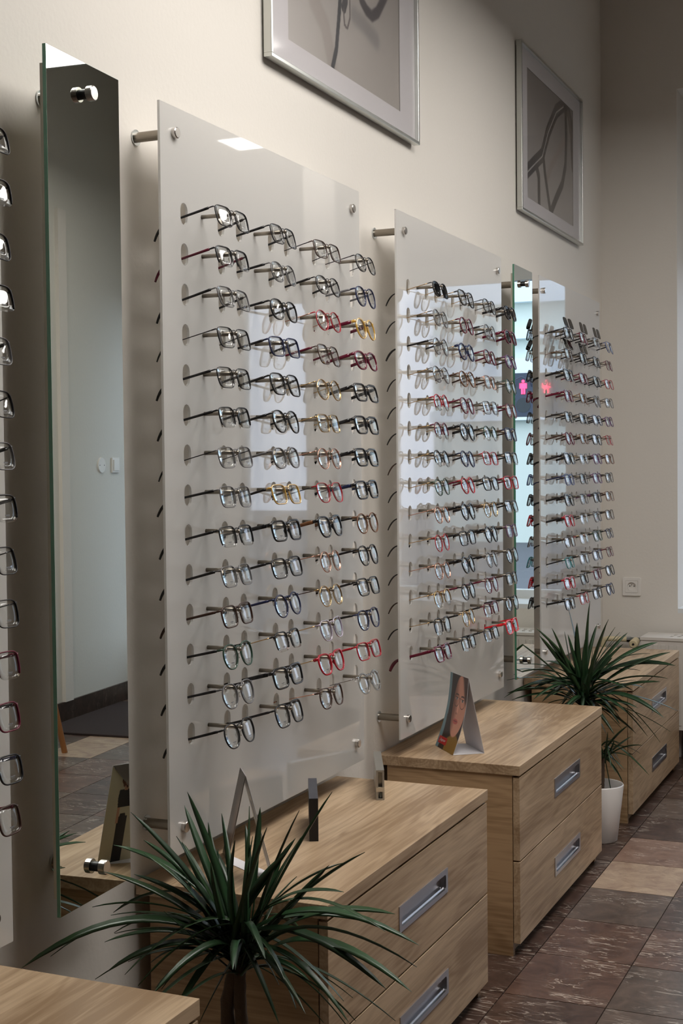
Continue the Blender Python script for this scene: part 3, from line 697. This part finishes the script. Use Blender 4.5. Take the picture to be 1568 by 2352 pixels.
# ------------------------------------------------------------------ cards and blocks on the cabinets
def lerp(a, b, t): return Vector(a)*(1-t)+Vector(b)*t
def ell(x, y_, cx_, cy_, rx, ry): return math.hypot((x-cx_)/rx, (y_-cy_)/ry)
def ink_face(s, t):   # s 0..1 left to right, t 0..1 bottom to top (both already scaled)
    s, t = s, t
    c = (.13, .21, .24)
    hair = (.030, .020, .017)
    L = .28-.10*t if t > .5 else .20+.06*math.sin(t*6)
    e0 = .13 if t > .45 else .13+.02*math.sin(t*9)
    c = mixc(c, hair, sm(e0-.01, e0+.02, s))
    # jumper
    c = mixc((.20, .115, .025), c, sm(-.02, .02, t-(.27-.35*abs(s-.75))))if s > .42 else c
    # face oval with its shaded left side
    skin = mixc((.20, .085, .06), (.50, .24, .17), sm(.38, .62, s)); f_ = ell(s, t, .66, .60, .34, .40)
    c = mixc(skin, c, sm(.97, 1.03, f_))
    c = mixc(c, (.06, .03, .025), sm(.80, .92, s+(t-.75)*.5)*sm(.60, .72, t))            # hair right
    c = mixc((.40, .09, .08), c, sm(.9, 1.1, ell(s, t, .60, .40, .13, .035)))             # lips
    c = mixc((.14, .04, .04), c, sm(.6, 1.3, ell(s, t, .60, .405, .12, .006)))
    c = mixc((.25, .10, .075), c, sm(.6, 1.3, ell(s, t, .575, .505, .055, .014)))         # nostrils
    c = mixc((.62, .33, .25), c, sm(.4, 1.4, ell(s, t, .60, .58, .035, .09)))             # nose ridge
    for ex_, ey in ((.48, .695), (.79, .685)):
        c = mixc((.10, .05, .045), c, sm(.7, 1.2, ell(s, t, ex_, ey+.055, .10, .012)))
        c = mixc((.40, .33, .32), c, sm(.8, 1.1, ell(s, t, ex_, ey, .072, .018)))
        c = mixc((.025, .03, .04), c, sm(.8, 1.1, ell(s, t, ex_, ey, .030, .018)))
        c = mixc((.05, .03, .025), c, sm(.8, 1.3, ell(s, t, ex_, ey+.018, .08, .005)))
        g_ = abs(ell(s, t, ex_, ey-.02, .135, .082)-1)
        c = mixc((.05, .03, .025), c, sm(.03, .08, g_))
    c = mixc((.05, .03, .025), c, sm(.7, 1.2, ell(s, t, .635, .705, .03, .006)))
    # red label with white lettering
    if .06 < s < .50 and .055 < t-.0*s < .155:
        c = (.36, .02, .02)
    return tuple(min(.95, q*1.45) for q in c)
def tent_card(name, RN, RF, FN, FF, BN, BF, label, ink, bow, label_text=None, base=True, back_ink=None, flip=False):
    """folded card: R ridge, F front foot, B back foot, N near end, F far end (world points)"""
    org = (Vector(FN)+Vector(BF))/2; org.z = FN[2]
    e = empty(name, org, label, 'card')
    L_ = lambda p: Vector(p)-org
    fn, ff, rn, rf, bn, bf = map(L_, (FN, FF, RN, RF, BN, BF)); nrm = (rn-fn).cross(ff-fn).normalized(); ctr = (fn+ff+rn+rf+bn+bf)/6
    if (nrm.dot(fn-ctr) < 0) != flip: nrm = -nrm
    def P(s, t, off=0.):   # s from far (0) to near (1)
        a = lerp(ff, fn, s); b = lerp(rf, rn, s); return lerp(a, b, t)-nrm*(bow*math.sin(math.pi*t))+nrm*off
    k = MB(); n = 12
    rg = []
    for i in range(n+1):
        t = i/n; rg.append([P(0, t, .0004), P(1, t, .0004), P(1, t, -.0003), P(0, t, -.0003)])
    k.rings(rg); k.obj('front_sheet', M_PAPER, e)
    k = MB(); k.prism([rn+nrm*.0003, rf+nrm*.0003, bf, bn], [rn-nrm*.0004, rf-nrm*.0004, bf-nrm*.0007, bn-nrm*.0007]); k.obj('back_sheet', M_PAPER, e)
    if back_ink:
        n2 = (rn-bn).cross(bf-bn).normalized()
        if n2.dot(bn-ctr) < 0: n2 = -n2
        printed('printed_back', e, lambda s, t: lerp(lerp(bf, bn, s), lerp(rf, rn, s), t)+n2*.0012, 1, 1, 20, 40, back_ink)
    if base: k = MB(); u = Vector((0, 0, .0007)); k.prism([fn, bn, bf, ff], [fn+u, bn+u, bf+u, ff+u]); k.obj('base_flap', M_PAPER, e)
    w = (fn-ff).length; h = (rn-fn).length
    pr = printed('printed_picture', e, lambda s, t: P(s, t, .0009), 1, 1, 110, 200, ink)
    if label_text:
        cu = bpy.data.curves.new('lt', 'FONT'); cu.body = label_text; cu.size = 1; cu.shear = .35; cu.resolution_u = 2
        to = bpy.data.objects.new('lt', cu); COL.objects.link(to); dg = bpy.context.evaluated_depsgraph_get(); tm = bpy.data.meshes.new_from_object(to.evaluated_get(dg)); bpy.data.objects.remove(to)
        xs_ = [q.co.x for q in tm.vertices]; ys_ = [q.co.y for q in tm.vertices]; a0, a1, b0, b1 = min(xs_), max(xs_), min(ys_), max(ys_)
        for q in tm.vertices:
            s = .12+(q.co.x-a0)/(a1-a0)*.33; t = .085+(q.co.y-b0)/(b1-b0)*.045; q.co = P(s, t, .0014)
        tm.materials.clear(); tm.materials.append(M_PAPER); link('brand_lettering', tm, e)
    return e
tent_card('face_card', (.236, 3.50, .709), (.151, 3.60, .709), (.199, 3.474, CH+.0005), (.110, 3.582, CH+.0005), (.270, 3.526, CH+.0005), (.182, 3.634, CH+.0005),
          'folded card printed with a large face wearing round glasses, on the middle cabinet', ink_face, .010, 'Jaguar')
def ink_fig(s, t):
    s = s+.02   # standing figure: curly brown hair, black top and trousers, cream ground
    c = (.46, .41, .28)
    sk = (.42, .22, .14); bl = (.012, .011, .013)
    if ell(s, t, .52, .27, .13, .27) < 1 and t < .50 or (.38 < s < .66 and t < .47): c = bl
    if .62 < s < .70 and .40 < t < .62: c = sk
    if abs(s-.52) < .20-.25*abs(t-.66) and .56 < t < .745: c = bl
    if .47 < s < .57 and .73 < t < .80: c = sk
    w_ = .015*math.sin(s*60)*math.sin(t*47)
    if ell(s, t, .52, .865, .15+w_, .10+w_) < 1: c = mixc((.075, .03, .018), (.14, .06, .035), .5+.5*math.sin(s*90+t*70))
    if ell(s, t, .52, .835, .055, .05) < 1: c = sk
    return c
RN = Vector((.213, 2.252, .708)); A_ = Vector((.262, 2.272, CH+.0005)); B_ = Vector((.112, 2.362, CH+.0005)); dv = Vector((-.044, .062, 0))
tent_card('figure_card', RN, RN+dv, A_, A_+dv, B_, B_+dv, 'folded card seen edge-on behind the near plant, printed figure facing the mirror', ink_fig, .0, flip=True, back_ink=lambda s, t: mixc((.12, .095, .075), (.34, .23, .17), sm(.3, .9, s)*sm(.9, .4, abs(t-.45)*2)))
def slab(name, p, d, w, h, label):
    """block whose near end stands at p, running back along d"""
    e = empty(name, (p[0], p[1], CH), label, 'display block'); d = Vector((d[0], d[1], 0)); L_ = d.length; d.normalize(); e.rotation_euler = (0, 0, math.atan2(-d.x, d.y)); return e, L_
e, L_ = slab('display_block', (.205, 2.567), (-.081, .169), .02, .091, 'upright matt black block standing on the near cabinet top')
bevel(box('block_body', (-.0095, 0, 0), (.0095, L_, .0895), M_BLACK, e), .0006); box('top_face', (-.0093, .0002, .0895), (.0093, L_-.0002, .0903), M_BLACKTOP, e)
e, L_ = slab('display_stand', (.202, 2.944), (-.087, .195), .02, .07, 'upright silver block with slots at the far end of the near cabinet top')
k = MB()
for a, b in (((-.0095, 0, 0), (.0095, L_, .004)), ((-.0095, 0, .004), (-.005, L_, .066)), ((.005, 0, .004), (.0095, L_, .066)), ((-.0095, 0, .066), (.0095, L_, .0705)), ((-.005, .02, .004), (.005, L_, .066))): k.box(a, b)
k.obj('block_body', M_SILV, e); box('insert_band', (-.0097, -.0006, .020), (.0097, .004, .030), M_BEIGE, e); box('lower_clip', (-.001, .002, .006), (.003, .018, .018), M_DARKPL, e)

# ------------------------------------------------------------------ plants
P1 = [(0.234, 1.999, 0.737), (0.211, 2.028, 0.705), (0.25, 2.041, 0.676), (0.257, 2.076, 0.684), (0.337, 2.028, 0.715), (0.335, 2.071, 0.703), (0.456, 1.857, 0.733), (0.461, 1.962, 0.735), (0.468, 2.076, 0.74), (0.433, 2.006, 0.676), (0.416, 2.066, 0.662), (0.415, 1.877, 0.672), (0.574, 1.963, 0.679), (0.561, 1.909, 0.63), (0.657, 1.981, 0.536), (0.614, 1.988, 0.578), (0.701, 1.853, 0.552), (0.674, 1.902, 0.493), (0.627, 1.917, 0.485), (0.581, 2.07, 0.371), (0.525, 2.034, 0.376), (0.576, 1.888, 0.437), (0.464, 2.041, 0.361), (0.461, 1.883, 0.48), (0.335, 1.998, 0.358), (0.319, 1.88, 0.399), (0.506, 1.85, 0.461), (0.035, 1.80, 0.475), (0.043, 1.869, 0.473), (0.116, 1.886, 0.56), (0.072, 2.015, 0.506), (0.117, 1.889, 0.438), (0.161, 1.862, 0.468), (0.097, 1.978, 0.485), (0.098, 1.947, 0.479), (0.18, 1.907, 0.719), (0.194, 1.993, 0.645), (0.193, 2.048, 0.635), (0.112, 1.959, 0.644), (0.223, 1.951, 0.621), (0.274, 1.863, 0.4), (0.12, 2.07, 0.357), (0.22, 1.858, 0.453), (0.245, 1.968, 0.604), (0.388, 2.051, 0.634), (0.388, 1.881, 0.7), (0.277, 2.026, 0.637), (0.542, 2.078, 0.526), (0.451, 2.001, 0.596)]
P2 = [(0.213, 4.669, 0.784), (0.328, 4.506, 0.827), (0.265, 4.584, 0.744), (0.388, 4.516, 0.767), (0.311, 4.683, 0.73), (0.373, 4.551, 0.747), (0.394, 4.589, 0.733), (0.382, 4.72, 0.7), (0.416, 4.685, 0.704), (0.513, 4.714, 0.671), (0.578, 4.589, 0.656), (0.51, 4.597, 0.647), (0.501, 4.655, 0.626), (0.594, 4.595, 0.611), (0.576, 4.55, 0.574), (0.547, 4.577, 0.557), (0.571, 4.515, 0.448), (0.581, 4.57, 0.394), (0.58, 4.717, 0.438), (0.522, 4.71, 0.327), (0.494, 4.63, 0.361), (0.48, 4.6, 0.408), (0.415, 4.561, 0.407), (0.384, 4.501, 0.382), (0.187, 4.545, 0.727), (0.13, 4.547, 0.725), (0.141, 4.551, 0.699), (0.065, 4.537, 0.68), (0.045, 4.483, 0.55), (0.02, 4.57, 0.49), (0.03, 4.5, 0.486), (0.045, 4.541, 0.472), (0.064, 4.553, 0.595), (0.039, 4.655, 0.561), (0.151, 4.544, 0.471), (0.143, 4.572, 0.45), (0.239, 4.511, 0.584), (0.316, 4.496, 0.711), (0.3, 4.495, 0.447), (0.298, 4.663, 0.403), (0.473, 4.614, 0.586)]
P3 = [(0.445, 4.543, 0.409), (0.422, 4.546, 0.347), (0.491, 4.556, 0.344), (0.479, 4.583, 0.31), (0.447, 4.568, 0.3), (0.413, 4.579, 0.276), (0.5, 4.622, 0.231), (0.408, 4.644, 0.189), (0.378, 4.615, 0.122), (0.409, 4.586, 0.27), (0.377, 4.548, 0.384), (0.398, 4.55, 0.356)]
def foliage(name, parent, org, crown, tips, extra, spread, wmax, seed, lim):
    rr = random.Random(seed); v = []; f = []; col = []; c0 = Vector(crown)
    T = [Vector(t) for t in tips]
    for i in range(extra):
        a = rr.uniform(0, 6.283); el = rr.uniform(-.7, 1.3); r = spread*rr.uniform(.5, .95)
        t = c0+Vector((math.cos(a)*math.cos(el)*r, math.sin(a)*math.cos(el)*r*.7, math.sin(el)*r*.9))
        t.x = max(.05, t.x); t.y = min(lim[1], max(lim[0], t.y)); T.append(t)
    for t in T:
        b = c0+Vector((rr.uniform(-.012, .012), rr.uniform(-.012, .012), rr.uniform(-.035, .05)))
        d = t-b; hor = Vector((d.x, d.y, 0)); L_ = d.length; rise = d.z/max(L_, .01)
        sag = L_*(.34 if rise < .2 else .34*max(0, 1-(rise-.2)/.75))*rr.uniform(.7, 1.25)
        m = b+d*.45+Vector((0, 0, sag))-hor*.05+Vector((rr.uniform(-.02, .02), rr.uniform(-.02, .02), 0))
        n = 14; pts = [b*(1-s)**2+m*2*s*(1-s)+t*s*s for s in [i/n for i in range(n+1)]]
        wd = wmax*rr.uniform(.75, 1.15)*min(1, .45+L_/.35*.55); tw = rr.uniform(-.9, .9); side0 = Vector((-hor.y, hor.x, 0))
        if side0.length < .02: a = rr.uniform(0, 6.28); side0 = Vector((math.cos(a), math.sin(a), 0))
        side0.normalize(); g = rr.uniform(.65, 1.35); yl = rr.uniform(.9, 1.3); base = len(v)
        for i, p in enumerate(pts):
            s = i/n; tg = (pts[min(i+1, n)]-pts[max(i-1, 0)]).normalized()
            sd = (Matrix.Rotation(tw*s+(.8 if rise > .7 else .1)*tw, 3, tg) @ side0); sd = (sd-tg*sd.dot(tg)).normalized(); nm = tg.cross(sd)
            ww = wd*(.55+.9*s)*(1-s)**.62*1.15 if s < 1 else .0002
            if s > .0: ww = min(ww, wd)
            lift = .22*ww
            v += [p-sd*ww+nm*lift, p-nm*.0001, p+sd*ww+nm*lift, p+sd*.0-nm*.0009]
            c_ = (g*yl*(1.12 if i % 2 else 1), g, g*.9); col += [c_]*4
        for i in range(n):
            a = base+i*4
            f += [[a, a+1, a+5, a+4], [a+1, a+2, a+6, a+5], [a, a+4, a+7, a+3], [a+3, a+7, a+6, a+2]]
    v = [p-Vector(org) for p in v]
    me = mesh(name, v, f, [M_LEAF], None, True); at = me.attributes.new('ink', 'FLOAT_COLOR', 'POINT'); at.data.foreach_set('color', [x for q in col for x in (*q, 1)])
    return link(name, me, parent)
def pot(e, r1=.082, r0=.060, h=.195):
    k = MB(); k.lathe((0, 0, 0), [(r0*.3, .0), (r0-.004, 0), (r0, .004), (r1, h-.004), (r1-.002, h), (r1-.005, h-.002), (r1-.009, h-.035), (r0, .02), (r0*.3, .018)], 40); k.obj('pot', M_POT, e, True)
    k = MB(); k.lathe((0, 0, 0), [(.002, h-.052), (r1-.0165, h-.052), (r1-.0165, h-.042), (.03, h-.036), (.002, h-.034)], 28); k.obj('soil', M_SOIL, e)
def stem(e, pts, r):
    k = MB(); P = []
    n = 16
    for i in range(n+1):
        s = i/n*(len(pts)-1); a = int(min(s, len(pts)-2)); P.append(lerp(pts[a], pts[a+1], s-a))
    k.tube(P, [r*(1+.10*(i % 2)) for i in range(n+1)], 12, updir=Vector((1, 0, 0))); k.obj('stem', M_STEM, e, True)
o1 = (.34, 1.965, 0); e = empty('potted_dracaena', o1, 'spiky green dracaena in the bottom foreground, between the two nearest cabinets', 'plant', 'potted dracaenas')
pot(e, .09, .065, .215)
stem(e, [(0, 0, .17), (-.012, .0, .30), (-.018, .003, .40), (.004, .004, .485)], .011); stem(e, [(.02, .01, .17), (.012, .01, .30), (.006, .004, .40), (.006, .002, .47)], .010)
foliage('foliage', e, o1, (.345, 1.97, .485), P1, 46, .30, .0118, 3, (1.76, 2.17))
o2 = (.336, 4.598, 0); e = empty('potted_dracaena', o2, 'spiky green dracaena in a white pot on the floor before the farthest cabinet', 'plant', 'potted dracaenas')
pot(e)
stem(e, [(-.01, 0, .15), (-.03, .0, .30), (-.052, .003, .47)], .010); stem(e, [(.012, -.01, .15), (.014, -.01, .285)], .007)
foliage('foliage', e, o2, (.283, 4.6, .48), P2, 64, .30, .0155, 7, (4.42, 4.80)); foliage('foliage', e, o2, (.35, 4.6, .30), P3, 18, .14, .010, 9, (4.42, 4.80))

# ------------------------------------------------------------------ sockets, radiator, pipe
def socket(e, k0=0):
    """local: faces -y, centred"""
    k = MB(); me = plate(rrect(-.0405, -.0405, .0405, .0405, .005), [rrect(-.0275, -.0275, .0275, .0275, .003)], 0, .009, lambda x, a, b: (a, -x, b), [M_WHITEPL], 'cover_frame'); bevel(link('cover_frame', me, e), .0015)
    circ = [(.0195*math.cos(t), .0195*math.sin(t)) for t in [2*math.pi*i/32 for i in range(32)]]
    me = plate(rrect(-.027, -.027, .027, .027, .003), [circ], 0, .0105, lambda x, a, b: (a, -x, b), [M_WHITEPL], 'socket_face'); link('socket_face', me, e)
    k.cyl((0, -.0005, 0), (0, -.002, 0), .0195, k=32); k.obj('socket_well', M_WHITEPL, e)
    k = MB(); k.cyl((-.0095, -.002, .002), (-.0095, -.0027, .002), .0026, k=12); k.cyl((.0095, -.002, .002), (.0095, -.0027, .002), .0026, k=12); k.obj('contact_holes', M_DARK, e)
    k = MB(); k.cyl((0, -.002, .008), (0, -.009, .008), .0022, k=12); k.obj('earth_pin', M_STEELC, e)
socket(empty('power_socket', (.133, YF, .733), 'white single power socket on the far wall above the radiator pipe', 'socket'))
e = empty('light_switch', (XR, 6.62, 1.305), 'white square light switch on the opposite wall, seen in the near mirror', 'switch'); k = MB(); k.box((-.010, -.041, -.041), (0, .041, .041)); bevel(k.obj('switch_frame', M_WHITEPL, e), .002); bevel(box('rocker', (-.015, -.030, -.030), (-.010, .030, .030), M_WHITEPL, e), .001)
e = empty('round_socket', (XR, 6.465, 1.305), 'white round wall cover left of the light switch, seen in the near mirror', 'socket'); k = MB(); k.cyl((0, 0, 0), (-.008, 0, 0), .042, .040, k=32); k.obj('cover_disc', M_WHITEPL, e); k = MB(); k.cyl((-.008, -.025, 0), (-.0086, -.025, 0), .003, k=10); k.cyl((-.008, .025, 0), (-.0086, .025, 0), .003, k=10); k.obj('screw', M_DARK, e)
e = empty('radiator', (.215, YF-.02, .14), 'pale enamel panel radiator under the window at the far wall', 'radiator')
RW, RD, RH = 1.22, .20, .395
k = MB()
k.box((0, -RD, 0), (RW, -RD+.012, RH-.012)); k.box((0, -.03, 0), (RW, -.018, RH-.012))
for i in range(36):
    x = .03+i*(RW-.06)/35; k.box((x-.010, -RD-.003, .02), (x+.010, -RD, RH-.03))
bevel(k.obj('panel', M_RAD, e), .001, 1)
holes = []
for i in range(34):
    for j in (0, 1):
        x = .12+i*.031; y_ = -.150+j*.055; holes.append([(x+j*.006-.008, y_), (x+j*.006+.007, y_), (x+j*.006+.013, y_+.032), (x+j*.006-.002, y_+.032)])
me = plate(rectl(-.002, -RD-.004, RW+.002, -.012), holes, RH-.012, RH, lambda x, a, b: (a, b, x), [M_RAD], 'top_grille'); link('top_grille', me, e)
k = MB(); k.box((-.002, -RD, 0), (0, -.018, RH-.012)); k.box((RW, -RD, 0), (RW+.002, -.018, RH-.012)); k.obj('side_cover', M_RAD, e)
box('convector_core', (.01, -.185, .02), (RW-.01, -.035, RH-.05), M_DARK, e)
for x in (.15, RW-.15): box('wall_bracket', (x, -.018, .05), (x+.03, .0188, RH-.08), M_RAD, e)
for x in (.12, RW-.15): box('foot', (x, -.08, -.14), (x+.03, -.04, .0), M_RAD, e)
e = empty('heating_pipe', (.012, YF-.045, .500), 'cream heating pipe with thermostat valve left of the radiator', 'pipe')
k = MB(); k.tube([(0, 0, -.12), (0, 0, -.02), (.006, 0, -.004), (.02, 0, 0), (.11, 0, 0)], .0115, 14, updir=Vector((0, 1, 0))); k.obj('pipe', M_CREAMPL, e, True)
k = MB(); k.cyl((.108, 0, 0), (.124, 0, 0), .0150, k=8); k.obj('union_nut', M_CHROME, e)
k = MB(); k.cyl((.176, 0, .0), (.200, 0, .0), .0165, k=6); k.cyl((.124, 0, 0), (.176, 0, 0), .010, k=12); k.obj('valve_body', M_DARKPL, e)
k = MB(); k.cyl((.148, -.005, -.006), (.148, -.060, -.012), .018, .020, k=20); k.cyl((.148, -.060, -.012), (.148, -.066, -.0125), .020, .015, k=20); k.obj('thermostat_head', M_CREAMPL, e)
k = MB(); k.cyl((.148, -.066, -.0125), (.148, -.068, -.0127), .005, k=12); k.obj('adjuster_hole', M_DARK, e)

# ------------------------------------------------------------------ things only the mirror shows
tag(bevel(box('doormat', (1.93, 5.72, 0), (2.47, 6.60, .010), M_MATC), .003), 'dark brown doormat inside the entrance, seen in the near mirror', 'doormat')
e = empty('wooden_easel', (2.43, 5.34, 0), 'orange beech easel by the opposite wall, one leg seen in the near mirror', 'easel')
for p0, p1 in (((.0, .35, 0), (.0, .03, 1.35)), ((.0, -.35, 0), (.0, -.03, 1.35)), ((-.33, 0, 0), (-.03, 0, 1.33))):
    k = MB(); k.cyl(p0, p1, .013, .016, k=12); k.obj('leg', M_LEGW, e, True)
for z_, w_ in ((.62, .20), (1.10, .09)):
    k = MB(); k.box((-.026, -w_-.03, z_), (-.012, w_+.03, z_+.035)); k.obj('crossbar', M_LEGW, e)
k = MB(); k.cyl((-.01, 0, 1.30), (.0, 0, 1.40), .02, k=12); k.obj('hinge_block', M_LEGW, e)

# ------------------------------------------------------------------ the street outside
struct(box('street_ground', (-12, YD+.25, -.25), (26, 40, -.12), M_ASPH))  # asphalt ground of the street outside the shop
e = empty('building', (0, 24, -.12), 'pale building across the street, reflected in the far mirror', 'building')
box('facade', (-10, 0, 0), (7.4, 2, 13), M_FACADE, e)
for z0, z1 in ((2.2, 2.4), (3.0, 3.3), (3.65, 3.8), (4.3, 4.9), (6.2, 6.5), (9.4, 9.7)): box('cornice_band', (-10, -.2, z0), (7.4, 0, z1), M_FACB, e)
WG = mat('dark_window_glass', (.10, .14, .18), .1)
for i in range(6):
    for z0 in (.3, 5.7):
        w = box('window', (-6.2+i*1.8, -.05, z0), (-5.2+i*1.8, 0, z0+1.1), M_FACB, e); box('pane', (-6.12+i*1.8, -.06, z0+.08), (-5.28+i*1.8, -.05, z0+1.02), WG, w)
e = empty('pedestrian_signal', (3.87, 19, -1.13), 'pedestrian traffic signal with lit red figure, reflected in the far mirror', 'traffic light')
e.scale = (1.75, 1.75, 1.75)
box('housing', (-.13, -.06, 1.77), (.13, .08, 2.12), M_SIGN, e); k = MB(); k.cyl((.30, .03, .578), (.30, .03, 2.0), .03); k.cyl((.13, .03, 1.95), (.30, .03, 1.95), .012); k.obj('post', M_SIGN, e)
k = MB(); k.cyl((0, -.066, 2.053), (0, -.060, 2.053), .012, k=14); k.box((-.018, -.066, 1.995), (.018, -.060, 2.038)); k.box((-.030, -.066, 1.995), (-.020, -.060, 2.036)); k.box((.020, -.066, 1.995), (.030, -.060, 2.036)); k.box((-.016, -.066, 1.950), (-.003, -.060, 1.995)); k.box((.003, -.066, 1.950), (.016, -.060, 1.995))
k.obj('red_figure', M_REDL, e)
k = MB(); k.cyl((0, -.062, 1.86), (0, -.060, 1.86), .06, k=24); k.obj('dark_lens', mat('unlit_signal_lens', (.02, .03, .035), .2), e)
k = MB(); k.tube([(-.07, -.06, 2.01), (-.065, -.10, 2.06), (0, -.12, 2.085), (.065, -.10, 2.06), (.07, -.06, 2.01)], .005, 6); k.obj('visor', M_SIGN, e)
